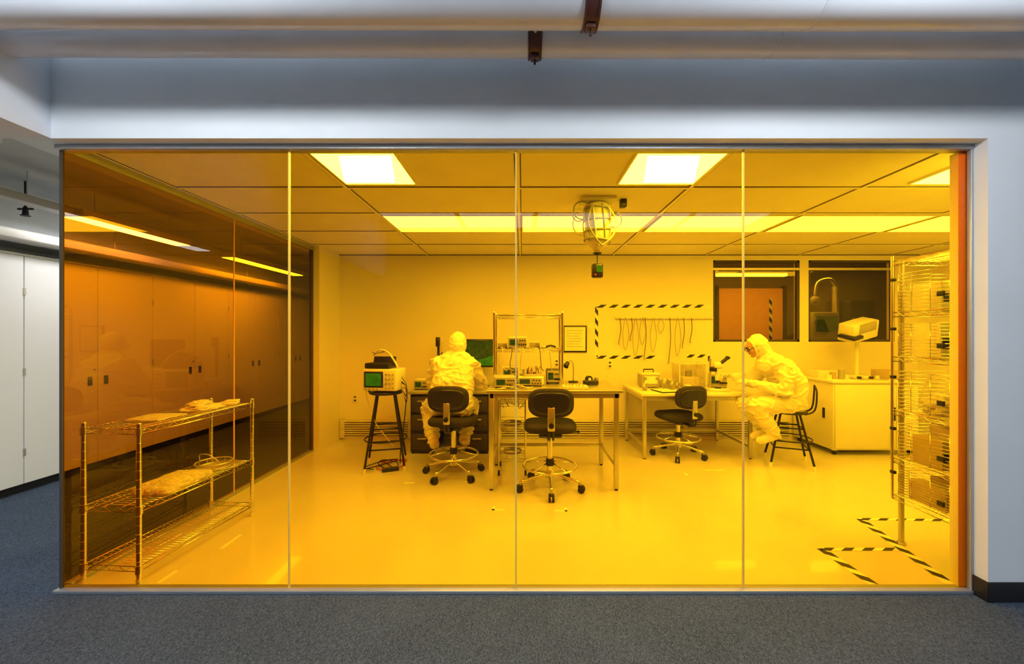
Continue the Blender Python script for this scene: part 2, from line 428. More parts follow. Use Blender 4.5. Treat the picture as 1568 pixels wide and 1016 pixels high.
o.cyl((-4.04,1.1,2.40),(-4.04,1.1,2.62),.008,M_black); o.cyl((-4.04,1.1,2.35),(-4.04,1.1,2.41),.02,M_black,n=14,r2=.014); o.cyl((-4.10,1.1,2.395),(-3.98,1.1,2.395),.008,M_black); o.cyl((-4.04,1.1,2.338),(-4.04,1.1,2.344),.03,M_black,n=16); o.done()
o=Obj('smoke_detector'); o.lathe([(.001,-.05),(.035,-.045),(.055,-.02),(.06,0)],M_white,c=(-3.35,.35,2.62)); o.done()

# ---------------------------------------------------------------- hazard tape
o=Obj('floor_hazard_tape'); 
tape(o,(1.92,.42,0),(1.935,.05,0),.055,(0,0,1),.065); tape(o,(1.90,.41,0),(2.43,.41,0),.035,(0,0,1),.065)
tape(o,(2.52,.83,0),(2.36,.05,0),.055,(0,0,1),.065); tape(o,(2.50,.83,0),(3.6,.80,0),.035,(0,0,1),.065); o.done()
o=Obj('wall_hazard_tape'); n=(0,-1,0); yb=3.12
tape(o,(.97,yb,1.745),(2.49,yb,1.745),.04,n,.08); tape(o,(.975,yb,1.74),(.975,yb,1.08),.04,n,.07)
tape(o,(.97,yb,1.075),(1.85,yb,1.075),.04,n,.08); tape(o,(2.15,yb,1.09),(2.47,yb,1.09),.04,n,.07); tape(o,(2.46,yb,1.09),(2.46,yb,.92),.04,n,.06); o.done()
o=Obj('floor_marking_tape')
def fm(x,y,sx,sy): o.bb(x,x+sx,y,y+sy,.0,.0012,M_paper)
for (x,y,a,b) in ((-.24,.98,.1,.022),(-.24,.98,.022,.07),(.25,.96,.1,.022),(.33,.96,.022,.07),(-1.1,1.55,.1,.02),(-1.95,.42,.022,.18),(-2.03,.06,.022,.12),(1.85,1.9,.2,.02),(-.55,1.58,.08,.02),(1.6,1.75,.022,.08)): fm(x,y,a,b)
o.done()

# ---------------------------------------------------------------- wire shelving
def tier(o,w,l,z,m,step=.026,h=.028,rw=.0016):
    a,b=w/2,l/2
    for zz in (z,z-h): o.tube([(-a,-b,zz),(a,-b,zz),(a,b,zz),(-a,b,zz)],.0034,m,n=6,closed=True)
    for (p,q) in (((-a,-b),(a,-b)),((a,-b),(a,b)),((a,b),(-a,b)),((-a,b),(-a,-b))):
        L=math.hypot(q[0]-p[0],q[1]-p[1]); k=max(2,int(L/.04))
        o.tube([(p[0]+(q[0]-p[0])*i/k,p[1]+(q[1]-p[1])*i/k,z if i%2 else z-h) for i in range(k+1)],.0018,m,n=4)
    k=int(l/step)
    for i in range(1,k): y=-b+l*i/k; o.tube([(-a,y,z+.002),(a,y,z+.002)],rw,m,n=4)
    for i in (1,2): x=-a+w*i/3; o.tube([(x,-b,z-.004),(x,b,z-.004)],.003,m,n=5)
def posts(o,w,l,z0,z1,m,r=.0125,foot=True):
    for sx in (-1,1):
        for sy in (-1,1):
            x,y=sx*w/2,sy*l/2
            o.cyl((x,y,z0+.02),(x,y,z1),r,m,n=12)
            o.ball((x,y,z1),(r,r,r*.6),m,nu=10,nv=6)
            if foot: o.cyl((x,y,z0),(x,y,z0+.03),r*.8,m,r2=r*1.2,n=10)
            zz=z0+.08
            while zz<z1-.03: o.ring((x,y,zz),r+.0003,.0012,m,n=12,k=4); zz+=.05
o=Obj('wire_shelf_unit'); o.at(-2.245,.475,0,rz=math.radians(-4))
W,L=.33,.84
posts(o,W,L,0,.885,M_chrome)
for z in (.855,.425,.10):
    tier(o,W,L,z,M_chrome,rw=.002)
    for sx in (-1,1):
        for sy in (-1,1): o.cyl((sx*W/2,sy*L/2,z-.035),(sx*W/2,sy*L/2,z+.008),.018,M_chrome,r2=.016,n=10)
o.done()
o=Obj('plastic_bag_stack'); o.blob((-2.21,.60,.872),(.09,.10,.028),M_bag,1,.25,3,e=2); o.blob((-2.22,.60,.90),(.06,.08,.024),M_bag,4,.35,3.5); o.done()
o=Obj('folded_garment'); o.blob((-2.27,.32,.865),(.11,.11,.013),M_cloth,5,.12,3,e=2); o.done()
o=Obj('packaged_wipes'); o.at(-2.17,.80,.860,rz=.3); o.box((0,0,.010),(.12,.1,.020),M_bag,bev=.008); o.box((.02,.01,.026),(.08,.07,.012),M_paper,bev=.003); o.done()
o=Obj('cloth_bundle'); o.blob((-2.20,.37,.446),(.125,.19,.045),M_cloth,8,.14,4,e=2); o.done()
o=Obj('wire_tray'); 
for z,s in ((.44,.9),(.47,1.)):
    o.tube([(-2.2+.11*s*math.cos(t/24*2*math.pi),.70+.11*s*math.sin(t/24*2*math.pi),z) for t in range(24)],.005,M_steel,n=6,closed=True)
for t in range(12): a=t/12*2*math.pi; o.tube([(-2.2+.099*math.cos(a),.70+.099*math.sin(a),.44),(-2.2+.11*math.cos(a),.70+.11*math.sin(a),.47)],.002,M_steel,n=4)
o.cyl((-2.2,.70,.43),(-2.2,.70,.437),.1,M_steel,n=24)
o.tube([(-2.30,.70,.47),(-2.27,.66,.53),(-2.17,.62,.54),(-2.12,.66,.47)],.004,M_steel,sub=4); o.done()

# ---------------------------------------------------------------- stools
def stool(name,x,y,rz,h,spread,lm,seatm,ringz,back=False):
    o=Obj(name); o.at(x,y,0,rz=rz)
    top=.12
    for i in range(4):
        a=math.pi/4+i*math.pi/2; c,s_=math.cos(a),math.sin(a)
        o.cyl((c*spread,s_*spread,.03),(c*top,s_*top,h-.03),.011,lm,n=10)
        o.cyl((c*spread*1.005,s_*spread*1.005,0),(c*spread*.985,s_*spread*.985,.05),.014,M_tbar,n=10)
    for zz in (ringz,ringz+.2):
        f=spread+(top-spread)*(zz/(h-.03))
        pts=[(f*math.cos(math.pi/4+i*math.pi/2),f*math.sin(math.pi/4+i*math.pi/2),zz) for i in range(4)]
        o.tube(pts,.008,lm,n=6,closed=True)
    o.ring((0,0,ringz+.08),spread*.78,.007,lm,n=28,k=6)
    o.lathe([(.001,h-.03),(.155,h-.03),(.17,h-.02),(.172,h-.006),(.16,h),(.001,h)],seatm,n=28)
    if back:
        o.tube([(.13,-.08,h-.03),(.22,-.06,h+.02),(.24,-.05,h+.2),(.23,0,h+.27)],.009,lm,sub=4)
        o.tube([(.13,.08,h-.03),(.22,.06,h+.02),(.24,.05,h+.2),(.23,0,h+.27)],.009,lm,sub=4)
    return o.done()
stool('bar_stool',-1.42,2.02,.25,.79,.27,M_black,M_blackp,.22)
o=Obj('oscilloscope'); o.at(-1.42,1.98,.792,rz=-.12)
o.box((0,0,.125),(.36,.24,.22),M_white,bev=.015); o.box((-.06,-.122,.13),(.2,.01,.16),M_blackp,bev=.004); o.box((-.06,-.128,.13),(.165,.004,.125),M_green)
for i in range(3):
    for j in range(4): o.cyl((.075+.035*i,-.12,.05+.045*j),(.075+.035*i,-.138,.05+.045*j),.009,M_grey,n=10)
for i in range(4): o.cyl((-.14+.04*i,-.12,.035),(-.14+.04*i,-.14,.035),.007,M_steel,n=8)
for sx in (-.13,.13):
    for sy in (-.08,.08): o.cyl((sx,sy,0),(sx,sy,.018),.012,M_black,n=8)
o.box((-.04,.0,.265),(.26,.2,.055),M_blackp,bev=.01)
o.box((-.02,.04,.31),(.24,.02,.09),M_blackp,rot=(-.35,0,0),bev=.006)
o.tube([(-.13,.02,.37),(-.06,.0,.42),(.03,.0,.40),(.12,-.02,.30),(.15,-.02,.24)],.010,M_white,sub=5)
o.tube([(-.15,.02,.40),(-.08,.0,.39),(.0,.02,.41)],.006,M_grey,sub=5)
for i in range(4): o.tube([(.19,-.02,.06+.03*i),(.25,-.03,.05),(.24,-.02,-.02-.03*i),(.19,0,.02)],.004,[M_white,M_black][i%2],n=5,sub=5)
o.tube([(.18,0,.10),(.24,-.02,.02),(.21,.0,-.3),(.15,.05,-.6),(.12,.1,-.77)],.005,M_black,sub=5)
o.tube([(-.18,0,.10),(-.22,.02,.0),(-.12,.0,-.3),(.0,.05,-.5),(.05,.1,-.6)],.004,M_white,sub=5)
o.done()
o=Obj('power_cables')
for k,(m,s) in enumerate(((M_black,0),(M_red,.05),(M_black,-.06))):
    pts=[(-1.42+.13*math.sin(i*1.3+k)+s,2.05-.17*math.cos(i*1.1+k*2),.008+.004*k) for i in range(9)]
    o.tube(pts,.005,m,sub=6)
o.box((-1.33,1.88,.02),(.16,.05,.035),M_blackp,bev=.005,rot=(0,0,.4))
o.done()

# ---------------------------------------------------------------- office chairs
def chair(x,y,rz,sz,brz):
    o=Obj('lab_task_chair'); o.at(x,y,0,rz=rz)
    for i in range(5):
        a=brz+i*2*math.pi/5; c,s_=math.cos(a),math.sin(a)
        o.tube([(c*.03,s_*.03,.135),(c*.14,s_*.14,.115),(c*.275,s_*.275,.085)],.015,M_chrome,n=8,sub=3)
        o.cyl((c*.275,s_*.275,.05),(c*.275,s_*.275,.1),.009,M_steel,n=8)
        t=V((-s_,c,0)); C=V((c*.285,s_*.285,.03))
        for q in (-1,1): o.cyl(C+t*q*.006,C+t*q*.024,.03,M_black,n=16)
        o.box((c*.28,s_*.28,.055),(.05,.045,.018),M_black,rot=(0,0,a),bev=.006)
    o.cyl((0,0,.10),(0,0,.17),.04,M_chrome,r2=.032,n=20)
    o.cyl((0,0,.17),(0,0,sz-.12),.025,M_chrome,n=16); o.cyl((0,0,.3),(0,0,sz-.09),.019,M_black,n=14)
    zr=.21
    o.ring((0,0,zr),.235,.010,M_chrome,n=44,k=8)
    for i in range(5):
        a=brz+.6+i*2*math.pi/5; o.tube([(.03*math.cos(a),.03*math.sin(a),zr+.035),(.235*math.cos(a),.235*math.sin(a),zr)],.006,M_chrome,n=6)
    o.cyl((0,0,zr+.0),(0,0,zr+.06),.035,M_black,n=16)
    o.box((0,-.02,sz-.09),(.2,.24,.045),M_blackp,bev=.01)
    o.tube([(.08,0,sz-.09),(.2,.02,sz-.1),(.25,.02,sz-.095)],.006,M_black,sub=3)
    o.ball((.255,.02,sz-.095),(.016,.012,.012),M_black,nu=8,nv=6)
    R=Matrix.Translation((0,0,sz-.035))@Euler((math.pi/2,0,0)).to_matrix().to_4x4()
    o.pad(.46,.43,.075,0,M_blackf,R,e=3.6)
    for dx in (-.017,.017): o.tube([(dx,-.12,sz-.1),(dx,-.25,sz-.1),(dx,-.285,sz-.04),(dx,-.285,sz+.18)],.010,M_blackp,n=8,sub=4)
    o.box((0,-.287,sz+.08),(.06,.022,.2),M_steel,bev=.008)
    o.cyl((0,-.30,sz+.03),(0,-.325,sz+.03),.022,M_black,n=14)
    Rb=Matrix.Translation((0,-.255,sz+.205))@Euler((math.radians(4),0,0)).to_matrix().to_4x4()
    o.pad(.385,.245,.06,.9,M_blackf,Rb,e=3.0)
    Rs=Matrix.Translation((0,-.288,sz+.205))@Euler((math.radians(4),0,0)).to_matrix().to_4x4()
    o.pad(.33,.19,.02,.9,M_blackp,Rs,e=3.0)
    return o.done()
chair(-.675,1.77,-.05,.575,.5)
chair(.245,1.42,-.03,.60,.95)
chair(1.77,2.40,.25,.49,.3)

# ---------------------------------------------------------------- central bench
o=Obj('steel_workbench')
x0,x1,y0,y1,zt=-.315,.885,1.35,2.12,.885
o.bb(x0,x1,y0,y1,zt-.028,zt,M_steel,bev=.004)
o.bb(x0+.03,x1-.03,y0+.02,y1-.02,zt-.07,zt-.028,M_steel)
for x in (x0+.04,x1-.055):
    for y in (y0+.04,y1-.05): o.bb(x-.02,x+.02,y-.02,y+.02,.015,zt-.028,M_steel,bev=.003); o.cyl((x,y,0),(x,y,.016),.016,M_black,n=10)
for x in (x0+.04,x1-.055): o.bb(x-.014,x+.014,y0+.05,y1-.05,.2,.235,M_steel,bev=.003)
o.bb(x0+.05,x1-.06,y1-.065,y1-.037,.2,.235,M_steel,bev=.003)
o.done()
Z=zt
o=Obj('wire_riser_shelf'); o.at(.057,1.87,0)
W,L=.66,.28
for sx in (-1,1):
    for sy in (-1,1):
        o.cyl((sx*W/2,sy*L/2,Z),(sx*W/2,sy*L/2,1.585),.0125,M_chrome,n=10); o.ball((sx*W/2,sy*L/2,1.585),.014,M_chrome,nu=8,nv=6)
for z in (1.565,1.235): tier(o,W,L,z,M_chrome,rw=.002)
o.done()
def instrument(name,x,y,z,w,d,h,rz=0,scr=True,m=None,feet=True):
    o=Obj(name); o.at(x,y,z,rz=rz); m=m or M_white
    o.box((0,0,h/2+.006),(w,d,h-.008),m,bev=min(.01,h*.1))
    o.box((0,-d/2-.001,h/2+.006),(w*.94,.006,h*.82),M_grey,bev=.002)
    if scr: o.box((-w*.2,-d/2-.005,h*.55),(w*.4,.004,h*.5),M_screen)
    for i in range(4): o.cyl((w*(.1+.11*i),-d/2,h*.35),(w*(.1+.11*i),-d/2-.014,h*.35),h*.07,M_blackp,n=10)
    for i in range(3): o.box((w*(.14+.12*i),-d/2-.005,h*.7),(w*.07,.006,h*.1),M_blackp)
    for sx in (-.4,.4):
        for sy in (-.4,.4): o.cyl((sx*w,sy*d,0),(sx*w,sy*d,.008),.008,M_black,n=8)
    o.done()
def cables(name,starts,mats,r=.0035):
    o=Obj(name)
    for i,pts in enumerate(starts): o.tube(pts,r,mats[i%len(mats)],n=5,sub=5)
    return o.done()
instrument('power_supply',-.05,1.86,1.239,.19,.2,.11)
instrument('signal_generator',.12,1.88,1.239,.11,.16,.06,scr=False)
instrument('signal_generator',-.20,1.9,1.239,.09,.14,.05,scr=False,m=M_grey)
cables('draped_leads',[[(-.2+.09*i,1.75,1.25),(-.19+.09*i,1.71,1.21),(-.22+.1*i,1.70,1.10-.03*(i%3)),(-.17+.09*i,1.71,1.04),(-.15+.09*i,1.74,1.02)] for i in range(6)],[M_white,M_black,M_grey])
o=Obj('crimp_tool'); o.tube([(.22,1.8,1.25),(.28,1.82,1.265),(.33,1.86,1.25)],.01,M_blackp,sub=3); o.ball((.21,1.8,1.252),(.025,.018,.012),M_steel); o.done()
instrument('power_supply',-.17,1.62,Z,.20,.24,.10,rz=.1,m=M_grey)
instrument('bench_multimeter',.09,1.75,Z,.24,.26,.085,rz=-.15)
instrument('power_supply',.305,1.90,Z,.13,.18,.14,m=M_blackp)
instrument('signal_generator',-.12,1.93,Z,.16,.18,.17,m=M_white)
o=Obj('circuit_test_fixture'); o.at(.09,1.75,Z+.086,rz=.3)
o.box((0,0,.012),(.2,.15,.02),M_steel,bev=.004)
for i in range(9):
    a=i*.7; o.tube([(-.08+.02*i,-.05,.02),(-.07+.02*i+.02*math.sin(a),-.03,.07+.03*math.cos(a)),(-.05+.015*i,.04,.02)],.0028,[M_white,M_black,M_red][i%3],n=5,sub=4)
for i in range(4): o.cyl((-.07+.045*i,.05,.02),(-.07+.045*i,.05,.06+.01*i),.012,M_grey,n=10)
o.done()
o=Obj('cable_bundle')
for i in range(7):
    x=-.29+.03*i; o.tube([(x,1.42,Z+.006),(x+.07,1.38+.03*(i%3),Z+.012+.006*i),(x+.16,1.42,Z+.014),(x+.2,1.46,Z+.02)],.0035,[M_white,M_black,M_card][i%3],n=5,sub=5)
o.done()
o=Obj('desk_lamp_arm'); o.cyl((.52,1.95,Z),(.52,1.95,Z+.012),.05,M_black,n=18); o.tube([(.52,1.95,Z+.01),(.52,1.95,Z+.19),(.47,1.9,Z+.23),(.45,1.87,Z+.2)],.006,M_steel,sub=4); o.cyl((.46,1.88,Z+.21),(.43,1.85,Z+.17),.018,M_black,r2=.03,n=14); o.done()
o=Obj('tape_dispenser'); o.at(.66,1.72,Z,rz=.3); o.box((0,0,.025),(.15,.06,.05),M_blackp,bev=.012); o.cyl((-.02,-.02,.06),(-.02,.02,.06),.032,M_blackp,n=18); o.cyl((-.02,-.021,.06),(-.02,.021,.06),.016,M_white,n=14); o.box((.06,0,.055),(.02,.05,.03),M_steel); o.done()
o=Obj('parts_tray'); o.at(.48,1.5,Z); o.box((0,0,.006),(.22,.13,.01),M_white,bev=.003)
for b in ((0,-.065,.22,.006),(0,.065,.22,.006),(-.11,0,.006,.13),(.11,0,.006,.13)): o.box((b[0],b[1],.014),(b[2],b[3],.022),M_white,bev=.002)
for i in range(6): o.cyl((-.08+.03*i,.02*(-1)**i,.01),(-.08+.03*i,.02*(-1)**i,.03),.008,M_steel,n=8)
o.done()
cables('hanging_wires',[[(-.25+.045*i,2.125,Z-.01),(-.24+.04*i,2.15,Z-.15-.03*i),(-.2+.05*i,2.15,Z-.3+.02*i),(-.25+.06*i,2.14,Z-.2)] for i in range(6)],[M_white,M_black],.004)
o=Obj('wire_cart'); o.at(-.10,1.90,0)
W,L=.26,.28
for sx in (-1,1):
    for sy in (-1,1): o.cyl((sx*W/2,sy*L/2,.05),(sx*W/2,sy*L/2,.74),.008,M_chrome,n=8); o.cyl((sx*W/2-.01,sy*L/2,.027),(sx*W/2+.01,sy*L/2,.027),.027,M_black,n=14)
for z in (.16,.44,.70):
    tier(o,W,L,z,M_chrome)
    for k in (1,2): o.tube([(-W/2,-L/2,z+.035*k),(W/2,-L/2,z+.035*k),(W/2,L/2,z+.035*k),(-W/2,L/2,z+.035*k)],.002,M_chrome,n=4,closed=True)
o.done()
cables('coiled_cables',[[(-.10+.09*math.cos(a*.9+k),1.9+.09*math.sin(a*.9+k),z+.012+.008*k+.002*a) for a in range(9)] for z in (.165,.445) for k in range(4)],[M_white,M_black,M_grey,M_card],.005)

# ---------------------------------------------------------------- left computer desk
o=Obj('computer_desk'); dz=.72
o.bb(-1.31,-.37,2.43,3.07,dz-.03,dz,M_grey,bev=.004)
o.bb(-1.29,-1.02,2.46,3.05,.02,dz-.03,M_blackp,bev=.006); o.bb(-.66,-.39,2.46,3.05,.02,dz-.03,M_blackp,bev=.006)
for cx in (-1.155,-.525):
    for z in (.14,.36,.57): o.bb(cx-.12,cx+.12,2.447,2.462,z-.09,z+.09,M_dark,bev=.003); o.bb(cx-.05,cx+.05,2.435,2.448,z+.03,z+.045,M_steel,bev=.002)
for x in (-1.27,-1.04,-.64,-.41):
    for y in (2.49,3.0): o.cyl((x,y,0),(x,y,.022),.015,M_black,n=8)
o.done()
o=Obj('computer_monitor'); o.at(-.525,2.86,dz,rz=-.05)
o.box((0,0,.006),(.2,.16,.012),M_blackp,bev=.004); o.box((0,.03,.14),(.04,.03,.27),M_blackp,bev=.006); o.box((0,0,.42),(.40,.035,.35),M_blackp,bev=.008)
o.box((0,-.019,.42),(.37,.004,.31),M_screen); o.add([(-.185,-.0215,.27),(.185,-.0215,.27),(.185,-.0215,.40),(-.1,-.0215,.31)],[(0,1,2,3)],M_green); o.done()
def microscope(name,x,y,z,rz,s=1.):
    o=Obj(name); o.at(x,y,z,rz=rz); o.M=o.M@Matrix.Scale(s,4)
    o.box((0,0,.015),(.18,.24,.03),M_white,bev=.01); o.cyl((0,.09,.02),(0,.09,.40),.014,M_steel,n=14)
    o.box((0,.05,.27),(.06,.1,.06),M_blackp,bev=.01); o.cyl((0,0,.13),(0,0,.28),.032,M_white,r2=.036,n=18); o.cyl((0,0,.10),(0,0,.13),.022,M_blackp,n=16)
    o.box((0,-.0,.32),(.085,.11,.08),M_white,bev=.02)
    for sx in (-.028,.028): o.cyl((sx,-.03,.34),(sx,-.11,.41),.015,M_blackp,n=12); o.cyl((sx,-.105,.405),(sx,-.125,.425),.019,M_black,n=12)
    for sx in (-1,1): o.cyl((sx*.03,.05,.27),(sx*.055,.05,.27),.02,M_blackp,n=14)
    o.cyl((0,0,.03),(0,0,.037),.04,M_blackp,n=18)
    o.done()
microscope('stereo_microscope',-.93,2.76,dz,0.)
instrument('hotplate',-1.19,2.66,dz,.18,.2,.12)
o=Obj('monitor_post'); o.at(-1.07,2.95,dz); o.cyl((0,0,0),(0,0,.02),.05,M_blackp,n=20); o.cyl((0,0,.02),(0,0,.62),.016,M_blackp,n=12); o.box((.0,-.03,.56),(.05,.07,.12),M_blackp,bev=.01); o.done()
o=Obj('computer_keyboard'); o.at(-.70,2.60,dz); o.box((0,0,.01),(.28,.12,.018),M_blackp,bev=.004)
for i in range(11):
    for j in range(4): o.box((-.12+.024*i,-.04+.026*j,.022),(.019,.02,.007),M_grey)
o.done()

# ---------------------------------------------------------------- back right desk
o=Obj('lab_table'); tz=.725; bx0,bx1,by0,by1=1.31,2.56,2.24,3.08
o.bb(bx0,bx1,by0,by1,tz-.03,tz,M_white,bev=.004)
o.bb(bx0+.03,bx1-.03,by0+.03,by1-.03,tz-.08,tz-.03,M_steel)
for x in (bx0+.04,bx1-.04):
    for y in (by0+.04,by1-.04): o.bb(x-.018,x+.018,y-.018,y+.018,.01,tz-.03,M_steel,bev=.003); o.cyl((x,y,0),(x,y,.012),.014,M_black,n=8)
    o.bb(x-.012,x+.012,by0+.05,by1-.05,.12,.15,M_steel)
o.bb(bx0+.05,bx1-.05,by1-.055,by1-.03,.12,.15,M_steel)
o.done()
o=Obj('acrylic_box'); o.at(2.06,2.82,tz)
o.box((0,0,.15),(.32,.26,.3),M_acry); 
for sx in (-.16,.16):
    for sy in (-.13,.13): o.box((sx,sy,.15),(.012,.012,.3),M_white)
for z in (.006,.296):
    for sy in (-.13,.13): o.box((0,sy,z),(.32,.012,.012),M_white)
    for sx in (-.16,.16): o.box((sx,0,z),(.012,.26,.012),M_white)
o.box((0,0,.07),(.2,.16,.12),M_white,bev=.01); o.cyl((0,0,.12),(0,0,.2),.04,M_grey,n=18); o.done()
o=Obj('tool_case'); o.at(1.55,2.78,tz); o.box((0,0,.09),(.22,.2,.16),M_grey,bev=.015); o.box((0,0,.17),(.23,.21,.03),M_white,bev=.01); o.tube([(-.06,0,.18),(-.06,0,.22),(.06,0,.22),(.06,0,.18)],.008,M_blackp,n=8); o.box((0,-.103,.1),(.15,.006,.09),M_paper)
o.box((-.07,-.108,.12),(.03,.01,.03),M_steel); o.box((.07,-.108,.12),(.03,.01,.03),M_steel); o.done()
microscope('stereo_microscope',2.26,2.48,tz,math.radians(80),.92)
instrument('light_source_box',2.42,2.83,tz,.2,.2,.17,rz=-.3)
instrument('hotplate',1.78,2.88,tz,.17,.17,.09,scr=False)
o=Obj('glass_beaker')
for i,(x,y,r,h) in enumerate(((1.78,2.6,.035,.09),(1.86,2.65,.028,.07),(1.70,2.62,.04,.12),(1.42,2.5,.03,.08))):
    o.lathe([(.001,.002),(r,.002),(r,h),(r+.004,h+.004),(r-.003,h),(r-.003,.006),(.001,.006)],M_acry,c=(x,y,tz)); o.lathe([(.001,.006),(r-.004,.006),(r-.004,h*.5),(.001,h*.5)],M_white,c=(x,y,tz))
o.done()
o=Obj('petri_tray'); o.box((1.98,2.36,tz+.008),(.2,.14,.014),M_white,bev=.003)
for i in range(6): o.cyl((1.92+.06*(i%3),2.325+.07*(i//3),tz+.015),(1.92+.06*(i%3),2.325+.07*(i//3),tz+.03),.026,M_steel,n=16)
o.done()
o=Obj('notebook'); o.at(1.62,2.42,tz,rz=.2); o.box((0,0,.006),(.2,.26,.012),M_blackp,bev=.002); o.box((0,0,.0135),(.19,.25,.003),M_paper); o.done()
o=Obj('cable_reel'); o.cyl((1.95,2.57,tz),(1.95,2.57,tz+.05),.035,M_grey,n=18); o.ring((1.95,2.57,tz+.05),.035,.006,M_white); o.done()

# back wall things
o=Obj('tool_rail')
o.bb(1.22,2.5,3.09,3.12,1.575,1.60,M_white,bev=.003)
for i in range(26): x=1.24+.049*i; o.tube([(x,3.09,1.59),(x,3.065,1.585),(x,3.06,1.6)],.0025,M_steel,n=4)
for i,(x,l) in enumerate(((1.27,.3),(1.34,.42),(1.42,.25),(1.56,.35),(1.6,.5),(1.8,.2),(1.92,.55),(2.02,.5),(2.1,.35),(1.47,.5),(2.2,.28),(1.7,.45))):
    if i%2: o.tube([(x,3.07,1.59),(x-.03,3.08,1.59-l*.5),(x,3.08,1.59-l),(x+.05,3.08,1.59-l*.55),(x+.01,3.07,1.59)],.0045,M_grey,n=5,sub=5)
    else: o.tube([(x,3.07,1.59),(x+.015,3.08,1.59-l*.5),(x-.01,3.08,1.59-l)],.0045,M_dark,n=5,sub=5); o.cyl((x-.01,3.08,1.59-l),(x-.01,3.08,1.54-l),.009,M_grey,n=8)
o.done()
o=Obj('framed_notice'); o.bb(.53,.845,3.10,3.12,1.14,1.49,M_blackp,bev=.003); o.bb(.55,.825,3.096,3.101,1.16,1.47,M_paper); o.bb(.86,.93,3.115,3.12,1.44,1.53,M_paper)
for i in range(7): o.bb(.58,.79-.02*(i%3),3.0955,3.0962,1.42-.035*i,1.427-.035*i,M_grey)
o.done()
for x,z in ((-2.2,.53),(1.15,.98),(.45,1.0)): 
    o=Obj('wall_outlet'); o.bb(x-.035,x+.035,3.112,3.12,z-.055,z+.055,M_paper,bev=.003); o.bb(x-.015,x+.015,3.109,3.113,z+.012,z+.035,M_dark); o.bb(x-.015,x+.015,3.109,3.113,z-.035,z-.012,M_dark); o.done()

# ---------------------------------------------------------------- right cabinet
o=Obj('lab_cabinet'); cx0,cx1,cy0,cy1=3.53,4.5,2.40,3.07
o.bb(cx0,cx1,cy0,cy1,.06,.82,M_white,bev=.004); o.bb(cx0-.02,cx1+.02,cy0-.02,cy1,.82,.85,M_white,bev=.006)
for a,b in ((cx0+.015,4.235),(4.245,cx1-.015)): o.bb(a,b,cy0-.016,cy0,.08,.80,M_white,bev=.004)
o.bb(4.20,4.215,cy0-.03,cy0-.016,.4,.55,M_black)
o.bb(cx0-.012,cx0,2.52,2.55,.40,.52,M_black,bev=.003)
for x in (cx0+.05,cx1-.05):
    for y in (cy0+.05,cy1-.05): o.cyl((x-.012,y,.028),(x+.012,y,.028),.028,M_black,n=16); o.box((x,y,.055),(.04,.04,.02),M_steel)
o.done()
o=Obj('inspection_display_head'); o.at(4.09,2.75,.85)
o.box((0,0,.012),(.22,.2,.024),M_white,bev=.006); o.cyl((.05,.06,.02),(.05,.06,.45),.022,M_white,n=14); o.tube([(.05,.06,.42),(.03,.03,.48),(.0,0,.52)],.02,M_white,sub=3)
o.box((0,-.02,.58),(.40,.2,.22),M_white,rot=(.25,-.22,.25),bev=.02)
o.box((.03,-.128,.61),(.27,.01,.12),M_grey,rot=(.25,-.22,.25),bev=.004); o.box((-.15,-.09,.50),(.15,.2,.04),M_blackp,rot=(.25,-.22,.25),bev=.008); o.done()
o=Obj('specimen_containers')
for i in range(4): x=3.60+.075*i; o.cyl((x,2.56+.03*(i%2),.85),(x,2.56+.03*(i%2),.90+.03*(i%3)),.033,[M_white,M_card,M_grey][i%3],n=16)
o.bb(3.6,3.85,2.72,2.95,.85,.93,M_white,bev=.006); o.bb(4.26,4.46,2.5,2.75,.85,.95,M_card,bev=.004)
o.done()
o=Obj('parts_tray'); o.bb(3.88,4.18,2.43,2.60,.85,.862,M_steel,bev=.003)
for i in range(4): o.cyl((3.92+.07*i,2.51,.862),(3.92+.07*i,2.51,.885+.01*(i%2)),.022,[M_blackp,M_white][i%2],n=12)
o.done()

# ---------------------------------------------------------------- tall wire rack at right
o=Obj('wire_basket_rack')
rx0,rx1,ry0,ry1=2.43,3.03,.10,.475
tz_=[1.856,1.52,1.23,.88,.57,.33]
for x in (rx0,rx1):
    for y in (ry0,ry1): o.cyl((x,y,.31),(x,y,1.89),.009,M_chrome,n=10)
for x in (rx0+.06,rx1-.06):
    for y in (ry0+.03,ry1-.0): o.cyl((x,y,.02),(x,y,1.86),.016,M_steel,n=12); o.cyl((x,y,0),(x,y,.02),.024,M_steel,n=12)
cxm,cym=(rx0+rx1)/2,(ry0+ry1)/2
for z in tz_:
    o.at(cxm,cym,0); tier(o,rx1-rx0,ry1-ry0,z,M_chrome,step=.02); o.at()
for k in range(5):
    zt_,zb=tz_[k],tz_[k+1]
    h=(zt_-zb)*.7
    for j in range(11):
        z=zb+.012+h*j/10
        o.tube([(rx0+.012,ry0+.03,z),(rx1-.012,ry0+.03,z),(rx1-.012,ry1-.03,z),(rx0+.012,ry1-.03,z)],.0022,M_chrome,n=4,closed=True)
    for y in (ry0+.03,ry0+.14,ry0+.26,ry1-.03): o.tube([(rx0+.012,y,zb+.01),(rx0+.012,y,zb+h+.01)],.0025,M_chrome,n=4)
    o.box((rx0-.012,ry1-.02,zb+h*.9),(.02,.03,.02),M_black,bev=.003)
    o.box((rx0-.008,ry0+.06,zb+h*.4),(.012,.04,.03),M_black,bev=.003)
o.done()
random.seed(9)
